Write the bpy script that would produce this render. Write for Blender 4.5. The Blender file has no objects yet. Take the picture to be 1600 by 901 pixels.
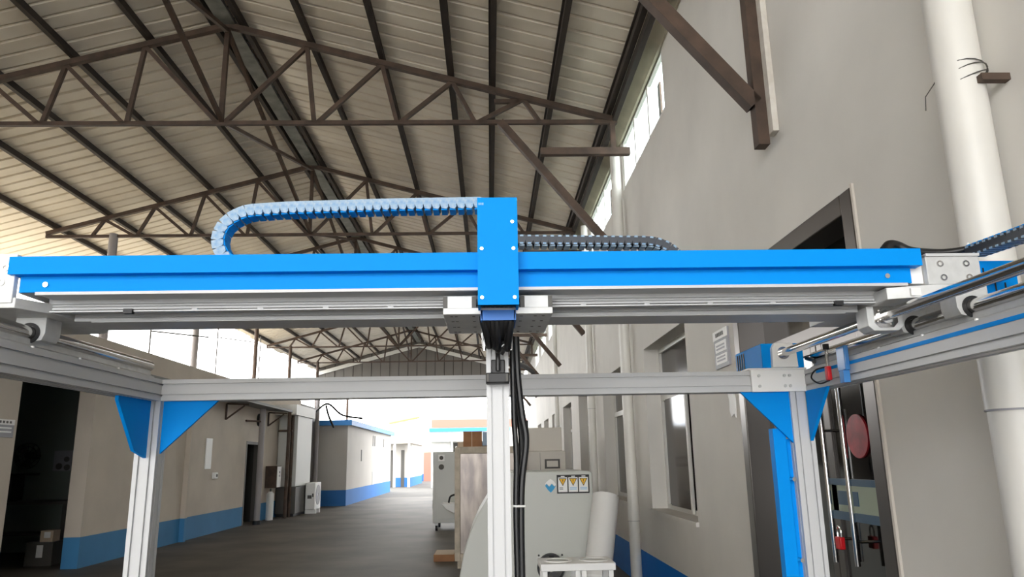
import bpy, bmesh, math, random
from mathutils import Vector, Matrix
random.seed(7)
sc = bpy.context.scene
col = sc.collection

# ------------------------------------------------------------------ camera
yaw, pitch, roll = math.radians(1.9), math.radians(13.04), math.radians(-1.045)
fwd = Vector((math.sin(yaw)*math.cos(pitch), math.cos(yaw)*math.cos(pitch), math.sin(pitch)))
rgt0 = Vector((math.cos(yaw), -math.sin(yaw), 0)); up0 = rgt0.cross(fwd)
rgt = math.cos(roll)*rgt0 + math.sin(roll)*up0
upv = -math.sin(roll)*rgt0 + math.cos(roll)*up0
cd = bpy.data.cameras.new('camera'); cam = bpy.data.objects.new('camera', cd); col.objects.link(cam)
cd.sensor_fit = 'HORIZONTAL'; cd.sensor_width = 36.0; cd.lens = 1154.6/1600*36.0
cd.clip_start = 0.05; cd.clip_end = 500
cam.matrix_world = Matrix(((rgt.x, upv.x, -fwd.x, 0), (rgt.y, upv.y, -fwd.y, 0), (rgt.z, upv.z, -fwd.z, 1.5), (0, 0, 0, 1)))
sc.camera = cam

# ------------------------------------------------------------------ sky, exposure
w = bpy.data.worlds.new('sky'); sc.world = w; w.use_nodes = True
bg = w.node_tree.nodes['Background']
bg.inputs[0].default_value = (1.0, 1.0, 0.995, 1); bg.inputs[1].default_value = 8.3
sc.view_settings.view_transform = 'Standard'; sc.view_settings.look = 'None'
sc.view_settings.exposure = 0.0; sc.view_settings.gamma = 1.0
sc.view_settings.use_curve_mapping = False
sc.cycles.max_bounces = 10; sc.cycles.diffuse_bounces = 7; sc.cycles.glossy_bounces = 4

# ------------------------------------------------------------------ helpers
def lin(c):
    return tuple((v/12.92 if v <= .04045 else ((v+.055)/1.055)**2.4) for v in (x/255 for x in c)) + (1,)

def mat(name, rgb, rough=.5, metal=0.0, spec=.5, noise=0.0, nscale=4.0, rgb2=None, bump=0.0, bscale=60.0, stretch=None, alpha=1.0):
    m = bpy.data.materials.new(name); m.use_nodes = True
    nt = m.node_tree; b = nt.nodes['Principled BSDF']
    b.inputs['Base Color'].default_value = lin(rgb)
    b.inputs['Roughness'].default_value = rough; b.inputs['Metallic'].default_value = metal
    b.inputs['Specular IOR Level'].default_value = spec
    if alpha < 1: b.inputs['Alpha'].default_value = alpha
    if noise > 0 or bump > 0:
        tc = nt.nodes.new('ShaderNodeTexCoord')
        src = tc.outputs['Object']
        if stretch:
            mp = nt.nodes.new('ShaderNodeMapping'); mp.inputs['Scale'].default_value = stretch
            nt.links.new(src, mp.inputs['Vector']); src = mp.outputs['Vector']
    if noise > 0:
        n = nt.nodes.new('ShaderNodeTexNoise'); n.inputs['Scale'].default_value = nscale; n.inputs['Detail'].default_value = 5
        r = nt.nodes.new('ShaderNodeValToRGB')
        r.color_ramp.elements[0].position = .35; r.color_ramp.elements[1].position = .68
        c2 = rgb2 or tuple(x*(1-noise) for x in rgb)
        r.color_ramp.elements[0].color = lin(c2); r.color_ramp.elements[1].color = lin(rgb)
        nt.links.new(src, n.inputs['Vector']); nt.links.new(n.outputs['Fac'], r.inputs['Fac'])
        nt.links.new(r.outputs['Color'], b.inputs['Base Color'])
    if bump > 0:
        n2 = nt.nodes.new('ShaderNodeTexNoise'); n2.inputs['Scale'].default_value = bscale; n2.inputs['Detail'].default_value = 3
        bp = nt.nodes.new('ShaderNodeBump'); bp.inputs['Strength'].default_value = bump; bp.inputs['Distance'].default_value = .01
        nt.links.new(src, n2.inputs['Vector']); nt.links.new(n2.outputs['Fac'], bp.inputs['Height'])
        nt.links.new(bp.outputs['Normal'], b.inputs['Normal'])
    return m

def wall_mat(name, upper, lower, h, rough=.75, var=.06):
    """plaster wall with a painted dado band up to height h"""
    m = bpy.data.materials.new(name); m.use_nodes = True
    nt = m.node_tree; b = nt.nodes['Principled BSDF']; b.inputs['Roughness'].default_value = rough
    b.inputs['Specular IOR Level'].default_value = .3
    g = nt.nodes.new('ShaderNodeNewGeometry'); s = nt.nodes.new('ShaderNodeSeparateXYZ')
    nt.links.new(g.outputs['Position'], s.inputs[0])
    n = nt.nodes.new('ShaderNodeTexNoise'); n.inputs['Scale'].default_value = 1.1; n.inputs['Detail'].default_value = 6
    nt.links.new(g.outputs['Position'], n.inputs['Vector'])
    def tone(c):
        r = nt.nodes.new('ShaderNodeValToRGB')
        r.color_ramp.elements[0].position = .3; r.color_ramp.elements[1].position = .7
        r.color_ramp.elements[0].color = lin(tuple(x*(1-var) for x in c)); r.color_ramp.elements[1].color = lin(c)
        nt.links.new(n.outputs['Fac'], r.inputs['Fac']); return r.outputs['Color']
    gt = nt.nodes.new('ShaderNodeMath'); gt.operation = 'GREATER_THAN'; gt.inputs[1].default_value = h
    nt.links.new(s.outputs['Z'], gt.inputs[0])
    mx = nt.nodes.new('ShaderNodeMix'); mx.data_type = 'RGBA'
    nt.links.new(gt.outputs[0], mx.inputs['Factor']); nt.links.new(tone(lower), mx.inputs['A']); nt.links.new(tone(upper), mx.inputs['B'])
    nt.links.new(mx.outputs['Result'], b.inputs['Base Color'])
    return m

def worigin(o):
    v = Vector((0, 0, 0))
    while o is not None:
        v = v + o.location; o = o.parent
    return v

class MB:
    def __init__(s): s.v = []; s.f = []
    def add(s, vs, fs):
        n = len(s.v); s.v += [tuple(p) for p in vs]; s.f += [tuple(i+n for i in f) for f in fs]; return s
    def box(s, x0, x1, y0, y1, z0, z1):
        return s.add([(x, y, z) for x in (x0, x1) for y in (y0, y1) for z in (z0, z1)],
                     [(0, 1, 3, 2), (4, 6, 7, 5), (0, 4, 5, 1), (2, 3, 7, 6), (0, 2, 6, 4), (1, 5, 7, 3)])
    def prism(s, poly, axis, a, b):
        """poly: 2D points in the other two axes (in xyz order), extruded along axis from a to b"""
        def P(p, t):
            return {'x': (t, p[0], p[1]), 'y': (p[0], t, p[1]), 'z': (p[0], p[1], t)}[axis]
        n = len(poly)
        vs = [P(p, a) for p in poly] + [P(p, b) for p in poly]
        return s.add(vs, [tuple(range(n))[::-1], tuple(range(n, 2*n))] + [(i, (i+1) % n, n+(i+1) % n, n+i) for i in range(n)])
    def bar(s, p0, p1, wd, ht, upref=(0, 0, 1)):
        p0, p1 = Vector(p0), Vector(p1); d = (p1-p0).normalized(); u = Vector(upref)
        if abs(d.dot(u)) > .98: u = Vector((0, 1, 0))
        a = d.cross(u).normalized(); c = a.cross(d).normalized()
        vs = [p+a*i*wd/2+c*j*ht/2 for p in (p0, p1) for i, j in ((-1, -1), (1, -1), (1, 1), (-1, 1))]
        return s.add(vs, [(3, 2, 1, 0), (4, 5, 6, 7)] + [(i, (i+1) % 4, 4+(i+1) % 4, 4+i) for i in range(4)])
    def tube(s, pts, r, n=14, caps=True, r2=None):
        pts = [Vector(p) for p in pts]; base = len(s.v); m = len(pts)
        t0 = (pts[1]-pts[0]).normalized(); ref = Vector((0, 0, 1)) if abs(t0.z) < .9 else Vector((0, 1, 0))
        a = t0.cross(ref).normalized()
        for k, p in enumerate(pts):
            t = (pts[min(k+1, m-1)]-pts[max(k-1, 0)]).normalized()
            a = (a-t*a.dot(t)).normalized(); c = t.cross(a)
            rr = r if r2 is None else r+(r2-r)*k/(m-1)
            for i in range(n):
                q = 2*math.pi*i/n; s.v.append(tuple(p+a*math.cos(q)*rr+c*math.sin(q)*rr))
        for k in range(m-1):
            for i in range(n):
                j = (i+1) % n; s.f.append((base+k*n+i, base+k*n+j, base+(k+1)*n+j, base+(k+1)*n+i))
        if caps:
            s.f.append(tuple(base+i for i in range(n))[::-1]); s.f.append(tuple(base+(m-1)*n+i for i in range(n)))
        return s
    def ring(s, c, axis, ri, ro, t, n=24):
        """flat washer / collar around axis, thickness t from c"""
        ax = {'x': 0, 'y': 1, 'z': 2}[axis]; o = [i for i in range(3) if i != ax]; base = len(s.v)
        for dt in (0, t):
            for rr in (ri, ro):
                for i in range(n):
                    q = 2*math.pi*i/n; p = list(c); p[ax] += dt; p[o[0]] += rr*math.cos(q); p[o[1]] += rr*math.sin(q); s.v.append(tuple(p))
        def I(k, i): return base+k*n+i % n
        for i in range(n):
            for a, b in ((0, 1), (1, 3), (3, 2), (2, 0)): s.f.append((I(a, i), I(a, i+1), I(b, i+1), I(b, i)))
        return s
    def build(s, name, m, parent=None, bevel=0.0, smooth=True, origin=None):
        me = bpy.data.meshes.new(name)
        if origin is None:
            if parent is not None: origin = worigin(parent)
            else:
                xs, ys, zs = zip(*s.v); origin = Vector(((min(xs)+max(xs))/2, (min(ys)+max(ys))/2, min(zs)))
        origin = Vector(origin)
        me.from_pydata([tuple(Vector(p)-origin) for p in s.v], [], s.f); me.update()
        bm = bmesh.new(); bm.from_mesh(me); bmesh.ops.recalc_face_normals(bm, faces=bm.faces); bm.to_mesh(me); bm.free()
        if m: me.materials.append(m)
        if smooth:
            me.polygons.foreach_set('use_smooth', [True]*len(me.polygons)); me.set_sharp_from_angle(angle=math.radians(35))
        o = bpy.data.objects.new(name, me); col.objects.link(o)
        if parent is not None:
            o.parent = parent; o.location = origin-worigin(parent)
        else: o.location = origin
        if bevel:
            md = o.modifiers.new('bevel', 'BEVEL'); md.width = bevel; md.segments = 2; md.limit_method = 'ANGLE'; md.angle_limit = .7
        return o

def tag(o, label, cat, group=None):
    o['label'] = label; o['category'] = cat
    if group: o['group'] = group
    return o
def struct(o, label=None, cat=None):
    o['kind'] = 'structure'
    if label: o['label'] = label
    if cat: o['category'] = cat
    return o
def thing(name, loc, label, cat, group=None):
    o = bpy.data.objects.new(name, None); o.empty_display_size = .1; col.objects.link(o); o.location = loc
    return tag(o, label, cat, group)
def piece(src_mesh, name, parent, wloc, rot=(0, 0, 0), scale=None):
    o = bpy.data.objects.new(name, src_mesh); col.objects.link(o)
    if parent is not None: o.parent = parent; o.location = Vector(wloc)-worigin(parent)
    else: o.location = wloc
    o.rotation_euler = rot
    if scale: o.scale = scale
    return o
def mesh_only(mb, name, m, bevel=0.0):
    o = mb.build(name, m, None, origin=(0, 0, 0)); me = o.data
    bpy.data.objects.remove(o); return me
def copy_tree(o, parent=None):
    c = o.copy(); col.objects.link(c); c.parent = parent
    for ch in list(o.children): copy_tree(ch, c)
    return c
def B(name, m, parent, x0, x1, y0, y1, z0, z1, bevel=0.0):
    return MB().box(x0, x1, y0, y1, z0, z1).build(name, m, parent, bevel)
def T(name, m, parent, pts, r, n=14):
    return MB().tube(pts, r, n).build(name, m, parent)

def slot_profile(a0, a1, b0, b1, n_a=2, n_b=2, sw=.008, sd=.010):
    """outline of an aluminium T-slot extrusion (a,b plane), slots on all faces"""
    def edge(p, q, n):
        p, q = Vector(p), Vector(q); d = (q-p); L = d.length; d.normalize(); inn = Vector((-d.y, d.x)); out = [p]
        for k in range(n):
            c = L*(k+.5)/n
            out += [p+d*(c-sw/2), p+d*(c-sw/2)+inn*sd, p+d*(c+sw/2)+inn*sd, p+d*(c+sw/2)]
        return out
    r = edge((a0, b0), (a1, b0), n_a)+edge((a1, b0), (a1, b1), n_b)+edge((a1, b1), (a0, b1), n_a)+edge((a0, b1), (a0, b0), n_b)
    return [tuple(p) for p in r]

def bezier(pts, n=10):
    """Catmull-Rom through points"""
    P = [Vector(p) for p in pts]; P = [2*P[0]-P[1]]+P+[2*P[-1]-P[-2]]; out = []
    for i in range(1, len(P)-2):
        for k in range(n):
            t = k/n; a, b, c, d = P[i-1], P[i], P[i+1], P[i+2]
            out.append(.5*((2*b)+(c-a)*t+(2*a-5*b+4*c-d)*t*t+(3*b-a-3*c+d)*t**3))
    out.append(P[-2]); return out

def wall_with_holes(name, m, axis, t0, t1, u0, u1, z0, z1, holes, parent=None):
    """wall slab of thickness t0..t1, spanning u (the other horizontal axis) and z, with rectangular holes (u0,u1,z0,z1)"""
    us = sorted({u0, u1}|{h[i] for h in holes for i in (0, 1)}); zs = sorted({z0, z1}|{h[i] for h in holes for i in (2, 3)})
    nu, nz = len(us)-1, len(zs)-1
    def solid(i, j):
        if not (0 <= i < nu and 0 <= j < nz): return False
        cu, cz = (us[i]+us[i+1])/2, (zs[j]+zs[j+1])/2
        return not any(h[0] < cu < h[1] and h[2] < cz < h[3] for h in holes)
    mb = MB()
    def P(t, u, z): return (t, u, z) if axis == 'x' else (u, t, z)
    def quad(*p): mb.add(p, [(0, 1, 2, 3)])
    for i in range(nu):
        for j in range(nz):
            if not solid(i, j): continue
            a, b, c, d = us[i], us[i+1], zs[j], zs[j+1]
            for t in (t0, t1): quad(P(t, a, c), P(t, b, c), P(t, b, d), P(t, a, d))
            if not solid(i-1, j): quad(P(t0, a, c), P(t1, a, c), P(t1, a, d), P(t0, a, d))
            if not solid(i+1, j): quad(P(t0, b, c), P(t1, b, c), P(t1, b, d), P(t0, b, d))
            if not solid(i, j-1): quad(P(t0, a, c), P(t1, a, c), P(t1, b, c), P(t0, b, c))
            if not solid(i, j+1): quad(P(t0, a, d), P(t1, a, d), P(t1, b, d), P(t0, b, d))
    me = bpy.data.meshes.new(name); 
    me.from_pydata(mb.v, [], mb.f); bm = bmesh.new(); bm.from_mesh(me)
    bmesh.ops.remove_doubles(bm, verts=bm.verts, dist=1e-5); bmesh.ops.recalc_face_normals(bm, faces=bm.faces); bm.to_mesh(me); bm.free()
    me.materials.append(m); o = bpy.data.objects.new(name, me); col.objects.link(o)
    return o

# ------------------------------------------------------------------ materials
M = dict(
    blue=mat('blue_powder_coat', (0, 142, 230), .5, spec=.08),
    blue_dk=mat('blue_tray_paint', (20, 105, 190), .45),
    alu=mat('anodised_aluminium', (196, 197, 198), .5, .1),
    alu_dk=mat('brushed_aluminium_plate', (205, 206, 205), .45, .15, noise=.05, nscale=30),
    white_pc=mat('white_powder_coat', (236, 236, 234), .45),
    steel=mat('polished_steel_shaft', (205, 203, 200), .16, 1.0),
    chrome=mat('chrome', (220, 220, 220), .1, 1.0),
    black=mat('black_plastic', (24, 24, 26), .5),
    rubber=mat('black_cable_rubber', (16, 16, 18), .42),
    chain=mat('pale_chain_plastic', (160, 180, 194), .4, noise=.3, nscale=70, rgb2=(104, 146, 186)),
    chain_dk=mat('dark_chain_plastic', (52, 58, 68), .5),
    truss=mat('brown_oxide_steel', (88, 70, 58), .7, noise=.25, nscale=6),
    purlin=mat('dark_purlin_steel', (58, 48, 41), .75, noise=.25, nscale=3),
    sheet=mat('galvanised_roof_sheet', (232, 224, 209), .5, .0, noise=.14, nscale=1.1, rgb2=(212, 202, 185)),
    gable=mat('gable_sheet', (112, 108, 103), .6),
    ridge=mat('ridge_cap_sheet', (130, 132, 126), .55, .1, noise=.25, nscale=5),
    trimwhite=mat('white_trim', (235, 235, 230), .5),
    wallr=wall_mat('right_wall_plaster', (222, 219, 213), (0, 116, 208), .43),
    walll=wall_mat('left_wall_plaster', (204, 193, 179), (66, 130, 178), .46, var=.08),
    wallw=wall_mat('white_outbuilding_render', (196, 192, 186), (60, 120, 190), .55, var=.03),
    inner=mat('dim_room_wall', (120, 130, 122), .8),
    inner_dk=mat('dark_room_floor', (45, 45, 43), .6),
    conc=mat('floor_concrete', (108, 102, 93), .6, spec=.25, noise=.2, nscale=.8, rgb2=(78, 73, 66), bump=.12, bscale=30),
    roofslab=mat('flat_roof_concrete', (196, 186, 166), .9),
    yard=mat('pale_bounce_ground', (190, 187, 180), .8, noise=.1, nscale=.4),  # kept pale so unseen ground bounces light under the roof
    yard_dim=mat('dimmed_yard_ground', (88, 86, 82), .8, noise=.15, nscale=.4),  # ground colour darkened to stand in for lower outdoor exposure
    canopy=mat('canopy_sheet', (120, 120, 118), .6),
    pvc=mat('white_pvc_pipe', (224, 222, 216), .4, noise=.04, nscale=3),
    cream=mat('cream_gutter', (200, 192, 168), .6, noise=.15, nscale=2),
    frame_al=mat('white_window_frame', (222, 221, 216), .45),
    glass=mat('dark_window_glass', (52, 46, 42), .12, spec=.35),
    doorglass=mat('dark_door_glass', (22, 21, 20), .08, spec=.5),
    doorsteel=mat('dark_stainless', (104, 100, 97), .3, .85),
    post_st=mat('grey_painted_post', (150, 145, 145), .6),
    red=mat('red_sticker', (190, 34, 52), .4, noise=.25, nscale=12),
    machine=mat('grey_machine_paint', (198, 200, 194), .42),
    cabinet=mat('pale_cabinet_paint', (206, 207, 203), .5),
    beige=mat('beige_cabinet_paint', (206, 200, 190), .55),
    foam=mat('white_foam_roll', (228, 227, 224), .6),
    card=mat('brown_cardboard', (158, 112, 76), .8, noise=.12, nscale=6),
    kraft=mat('pale_cardboard', (200, 182, 158), .8),
    wrap=mat('film_wrapped_steel', (168, 158, 148), .3, .45, noise=.35, nscale=2.2, rgb2=(120, 112, 110), stretch=(3, 3, .8)),
    wood=mat('pale_crate_edge', (196, 184, 166), .7, noise=.15, nscale=8),
    yellow=mat('warning_yellow', (244, 190, 30), .5),
    white=mat('white_label', (240, 240, 238), .5),
    ltblue=mat('pale_blue_print', (170, 205, 235), .5),
    grey=mat('grey_print', (150, 150, 156), .5),
    greyd=mat('dark_grey_paint', (84, 82, 78), .6),
    logo=mat('logo_blue', (20, 150, 205), .45),
    redp=mat('red_plastic', (215, 25, 35), .4),
    cblue=mat('clear_blue_plastic', (70, 150, 225), .2, alpha=.75),
    rustp=mat('peeling_white_paint', (222, 218, 210), .7, noise=.6, nscale=14, rgb2=(206, 200, 190)),
    pink=mat('salmon_brick', (176, 104, 90), .8),
    roofblue=mat('blue_roof_sheet', (60, 140, 215), .5),
    green_tint=mat('pale_green_film', (176, 190, 170), .3),
    film_blue=mat('slate_blue_film', (70, 104, 132), .3),
    brown=mat('brown_panel', (120, 96, 80), .35),
    olive=mat('yellow_pipe_paint', (215, 205, 120), .6),
)

def clear_glass():
    m = bpy.data.materials.new('clear_window_glass'); m.use_nodes = True; nt = m.node_tree; nt.nodes.clear()
    o = nt.nodes.new('ShaderNodeOutputMaterial'); mx = nt.nodes.new('ShaderNodeMixShader'); t = nt.nodes.new('ShaderNodeBsdfTransparent'); g = nt.nodes.new('ShaderNodeBsdfGlossy')
    g.inputs['Roughness'].default_value = .05; t.inputs[0].default_value = (.86, .9, .9, 1); mx.inputs[0].default_value = .1
    nt.links.new(t.outputs[0], mx.inputs[1]); nt.links.new(g.outputs[0], mx.inputs[2]); nt.links.new(mx.outputs[0], o.inputs[0]); return m
M['clear'] = clear_glass()

# ================================================================== SETTING
struct(MB().box(-40, 30, 33.5, 110, -.3, 0).build('floor_yard', M['yard_dim'], origin=(0, 0, 0)))
struct(MB().box(-40, 30, -40, -6, -.3, 0).build('floor_bounce_behind', M['yard'], origin=(0, 0, 0)))  # unseen pale ground behind the camera, added as a light reflector
fl = MB().box(-40, 30, -6, 33.5, -.3, 0).build('floor', M['conc'], origin=(0, 0, 0)); struct(fl)

# ---- right wall with window, door openings
WIN = [(6.65+3.25*k, 8.5+3.25*k) for k in range(7)]
HI = [(6.8+3.25*k, 9.15+3.25*k) for k in range(7)]
holes = [(a, b, .94, 2.72) for a, b in WIN]+[(3.39, 5.28, 0, 2.78)]
struct(wall_with_holes('wall_right', M['wallr'], 'x', 1.8, 2.1, -7.0, 36.0, 0, 4.6, holes))
struct(wall_with_holes('wall_right_upper', M['wallr'], 'x', 1.8, 1.88, -7.0, 36.0, 4.6, 7.6, [(a, b, 4.92, 5.62) for a, b in HI]))
# rooms behind the low windows and the glass door
rm = MB(); rm.box(4.6, 4.7, -3, 36, 0, 3.4); rm.box(2.1, 4.6, -3, 36, 3.3, 3.4); rm.box(2.1, 4.6, -3.1, -3, 0, 3.4); rm.box(2.1, 4.6, 36, 36.1, 0, 3.4); rm.box(2.1, 4.6, 5.6, 5.7, 0, 3.3)
struct(rm.build('wall_inner_right', M['inner'], origin=(0, 0, 0)))

for i, (a, b) in enumerate(WIN):
    wn = bpy.data.objects.new('window_%d' % (i+1), None); col.objects.link(wn); wn.location = (2.0, (a+b)/2, .94); struct(wn)
    f = .055; x0, x1 = 1.97, 2.03
    B('window_sill', M['wallr'], wn, 1.77, 1.975, a-.03, b+.03, .905, .945)
    for (p, q, r, s) in ((a, a+f, .94, 2.72), (b-f, b, .94, 2.72), (a+f, b-f, .94, .94+f), (a+f, b-f, 2.72-f, 2.72), (a+f, b-f, 2.12, 2.12+.07)):
        B('window_frame', M['frame_al'], wn, x0, x1, p, q, r, s)
    mid = (a+b)/2
    B('mullion', M['frame_al'], wn, x0, x1, mid-.03, mid+.03, .995, 2.12)
    B('mullion', M['frame_al'], wn, x0, x1, a+.58, a+.63, 2.19, 2.665)
    B('pane', M['glass'], wn, 1.995, 2.005, mid+.03, b-f, .995, 2.12)
    B('pane', M['glass'], wn, 1.995, 2.005, a+.63, b-f, 2.19, 2.665)
    B('pane', M['glass'], wn, 1.995, 2.005, a+f, a+.58, 2.19, 2.665)
    if i == 0:   # sliding sash pulled aside: a sash behind the fixed one, open gap at the near side
        B('sash_stile', M['frame_al'], wn, 1.94, 1.965, mid-.24, mid-.19, .96, 2.12)
        B('pane', M['glass'], wn, 1.948, 1.954, mid-.19, b-.3, .995, 2.12)
    else:
        B('pane', M['glass'], wn, 1.995, 2.005, a+f, mid-.03, .995, 2.12)
for i, (a, b) in enumerate(HI):
    wn = bpy.data.objects.new('window_%d' % (i+8), None); col.objects.link(wn); wn.location = (2.0, (a+b)/2, 4.92); struct(wn)
    for (p, q, r, s) in ((a, a+.05, 4.92, 5.62), (b-.05, b, 4.92, 5.62), (a+.05, b-.05, 4.92, 4.97), (a+.05, b-.05, 5.57, 5.62)):
        B('window_frame', M['frame_al'], wn, 1.815, 1.86, p, q, r, s)
    for k in (1, 2): B('mullion', M['frame_al'], wn, 1.815, 1.86, a+k*(b-a)/3-.025, a+k*(b-a)/3+.025, 4.97, 5.57)
    B('pane', M['clear'], wn, 1.836, 1.84, a+.05, b-.05, 4.97, 5.57)
    B('curtain', M['brown'], wn, 1.87, 1.89, a+.42, a+.52, 4.97, 5.45)

# ---- glass door in the right wall
dr = bpy.data.objects.new('door_1', None); col.objects.link(dr); dr.location = (1.95, 4.33, 0); struct(dr)
for (p, q, r, s) in ((3.39, 3.50, 0, 2.78), (5.17, 5.28, 0, 2.78), (3.50, 5.17, 2.67, 2.78)):
    B('door_frame', M['doorsteel'], dr, 1.785, 2.06, p, q, r, s, .006)
B('door_architrave', M['beige'], dr, 1.788, 1.80, 3.372, 3.39, 0, 2.795)
B('transom_rail', M['doorsteel'], dr, 1.93, 2.02, 3.50, 5.17, 2.16, 2.24)
B('transom_pane', M['doorglass'], dr, 1.97, 1.98, 3.50, 5.17, 2.24, 2.67)
for (a, b) in ((3.50, 4.33), (4.34, 5.17)):
    lf = B('door_leaf', M['doorglass'], dr, 1.97, 1.985, a+.07, b-.07, .12, 2.09)
    for (p, q, r, s) in ((a, a+.07, .02, 2.16), (b-.07, b, .02, 2.16), (a+.07, b-.07, .02, .12), (a+.07, b-.07, 2.09, 2.16)):
        B('stile', M['doorsteel'], lf, 1.955, 2.0, p, q, r, s, .003)
for (y, z0, z1) in ((4.25, .92, 1.75), (4.0, .93, 2.02)):
    h = T('pull_handle', M['chrome'], dr, [(1.9, y, z0), (1.9, y, z1)], .014)
    for z in (z0+.12, z1-.12): T('standoff', M['chrome'], h, [(1.9, y, z), (1.97, y, z)], .008, 8)
st = MB().tube([(1.958, 3.965, 1.59), (1.969, 3.965, 1.59)], .115, 40).build('round_sticker', M['red']); tag(st, 'large round crimson sticker on the dark glass door', 'sticker')
bd = thing('film_panel', (1.96, 4.02, 1.17), 'pale green and blue horizontal panel across the dark glass door', 'panel')
B('panel_sheet', M['green_tint'], bd, 1.955, 1.968, 3.71, 4.36, 1.19, 1.33)
B('panel_rail', M['film_blue'], bd, 1.945, 1.969, 3.71, 4.36, 1.33, 1.365)
B('panel_rail', M['film_blue'], bd, 1.945, 1.969, 3.71, 4.36, 1.145, 1.19)
B('blue_block', M['film_blue'], bd, 1.95, 1.956, 4.02, 4.25, 1.225, 1.30); B('blue_block', M['film_blue'], bd, 1.95, 1.956, 3.72, 3.78, 1.215, 1.31)
pl = thing('padlock', (1.88, 4.13, 1.0), 'red padlock hanging between the chrome door handles', 'padlock')
B('lock_body', M['redp'], pl, 1.865, 1.895, 4.10, 4.16, 1.0, 1.065, .006)
T('shackle', M['chrome'], pl, bezier([(1.88, 4.11, 1.06), (1.88, 4.11, 1.10), (1.88, 4.13, 1.12), (1.88, 4.15, 1.10), (1.88, 4.15, 1.06)], 5), .005, 8)

# ---- left wall, canopy, rooms
holesL = [(10.2, 12.1, 0, 3.0), (19.75, 21.1, 0, 2.09)]
struct(wall_with_holes('wall_left', M['walll'], 'x', -6.55, -6.3, -7.0, 25.2, 0, 3.55, holesL))
rl = MB(); rl.box(-10.6, -10.5, 7.5, 22.5, 0, 3.3); rl.box(-10.5, -6.55, 7.4, 7.5, 0, 3.3); rl.box(-10.5, -6.55, 14.6, 14.7, 0, 3.3); rl.box(-10.5, -6.55, 22.5, 22.6, 0, 3.3); rl.box(-10.5, -6.55, 7.5, 22.5, 3.2, 3.3)
struct(rl.build('wall_inner_left', M['inner'], origin=(0, 0, 0)))
struct(MB().box(-16, -6.55, -7, 25.2, 3.36, 3.46).build('ceiling_left_annex', M['roofslab'], origin=(0, 0, 0)))
cn = MB(); cn.prism([(-6.3, 2.98), (-5.62, 2.93), (-5.62, 2.99), (-6.3, 3.04)], 'y', -7, 21.6)
cno = cn.build('entrance_canopy', M['canopy']); tag(cno, 'long grey sheet canopy along the left wall above the doors', 'canopy')
for i, y in enumerate((14.4, 18.05, 21.5)):
    b_ = MB(); b_.bar((-6.28, y, 2.93), (-5.75, y, 2.90), .04, .04); b_.bar((-6.28, y, 2.93), (-6.28, y, 2.55), .04, .04); b_.bar((-6.28, y, 2.56), (-5.85, y, 2.88), .035, .035)
    tag(b_.build('canopy_bracket', M['truss']), ('triangular steel bracket under the canopy beside the tall posts', 'triangular steel bracket under the canopy above the white wall notice', 'triangular steel bracket under the canopy past the small door')[i], 'bracket', 'canopy brackets')
d2 = bpy.data.objects.new('door_2', None); col.objects.link(d2); d2.location = (-6.4, 20.4, 0); struct(d2)
B('door_leaf', M['inner_dk'], d2, -7.2, -6.5, 21.05, 21.1, .01, 2.05)
for (p, q, r, s) in ((19.75, 19.81, 0, 2.09), (21.04, 21.1, 0, 2.09), (19.81, 21.04, 2.02, 2.09)): B('door_frame', M['greyd'], d2, -6.5, -6.29, p, q, r, s)
# downpipes / pilasters on the left wall
for i, (y, wv) in enumerate(((14.2, .12), (15.9, .11))):
    tag(MB().box(-6.3, -6.2, y-wv/2, y+wv/2, 0, 2.96).build('wall_pilaster', M['walll']), ('nearer square pilaster on left wall just past the white machine post', 'farther square pilaster on left wall, before the white notice')[i], 'pilaster', 'pilasters on the left wall')
nt_ = MB().box(-6.3, -6.28, 16.95, 17.3, 1.42, 2.09).build('wall_notice', M['white']); tag(nt_, 'tall blank white notice sheet on the left wall', 'notice')
sw = thing('switch_box', (-6.28, 17.55, 1.2), 'small white switch box below the tall white notice', 'switch')
B('box', M['white'], sw, -6.3, -6.22, 17.45, 17.62, 1.2, 1.34, .01); B('rocker', M['greyd'], sw, -6.222, -6.21, 17.5, 17.57, 1.24, 1.3)

# interior of the dark doorway
FX, FY, FZ = -8.57, 14.3, 1.73
fn = thing('wall_fan', (FX, FY+.1, FZ-.26), 'dark caged wall fan seen through the left doorway', 'fan')
cg = MB()
for r_ in (.1, .17, .24): cg.ring((FX, FY, FZ), 'y', r_-.01, r_, .012)
for k in range(12):
    q = math.pi*k/6; cg.bar((FX, FY+.005, FZ), (FX+.24*math.cos(q), FY+.005, FZ+.24*math.sin(q)), .008, .008)
cg.build('cage', M['black'], fn)
bl = MB()
for k in range(3):
    q = 2*math.pi*k/3+.3; d_ = Vector((math.cos(q), 0, math.sin(q))); n_ = Vector((-math.sin(q), 0, math.cos(q))); c_ = Vector((FX, FY+.05, FZ))
    a_ = [c_+d_*.03-n_*.03, c_+d_*.21-n_*.09, c_+d_*.21+n_*.09, c_+d_*.03+n_*.03]; ex = Vector((0, .008, 0))
    bl.add([*a_, *[p+ex for p in a_]], [(0, 1, 2, 3), (7, 6, 5, 4), (0, 4, 5, 1), (1, 5, 6, 2), (2, 6, 7, 3), (3, 7, 4, 0)])
bl.build('blades', M['greyd'], fn); T('motor', M['black'], fn, [(FX, FY+.02, FZ), (FX, 14.6, FZ)], .07)
ps = MB().box(-8.24, -7.9, 14.585, 14.6, 1.45, 1.82).build('wall_poster', M['grey']); tag(ps, 'pale poster with dark blots on the room wall inside left doorway', 'poster')
for (x, z, r_) in ((-8.0, 1.66, .05), (-8.13, 1.53, .06), (-7.98, 1.51, .055)): MB().tube([(x, 14.575, z), (x, 14.586, z)], r_, 16).build('blot', M['greyd'], ps)
dk = thing('work_desk', (-8.2, 14.1, 0), 'dark work table standing inside the left doorway', 'table')
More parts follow.
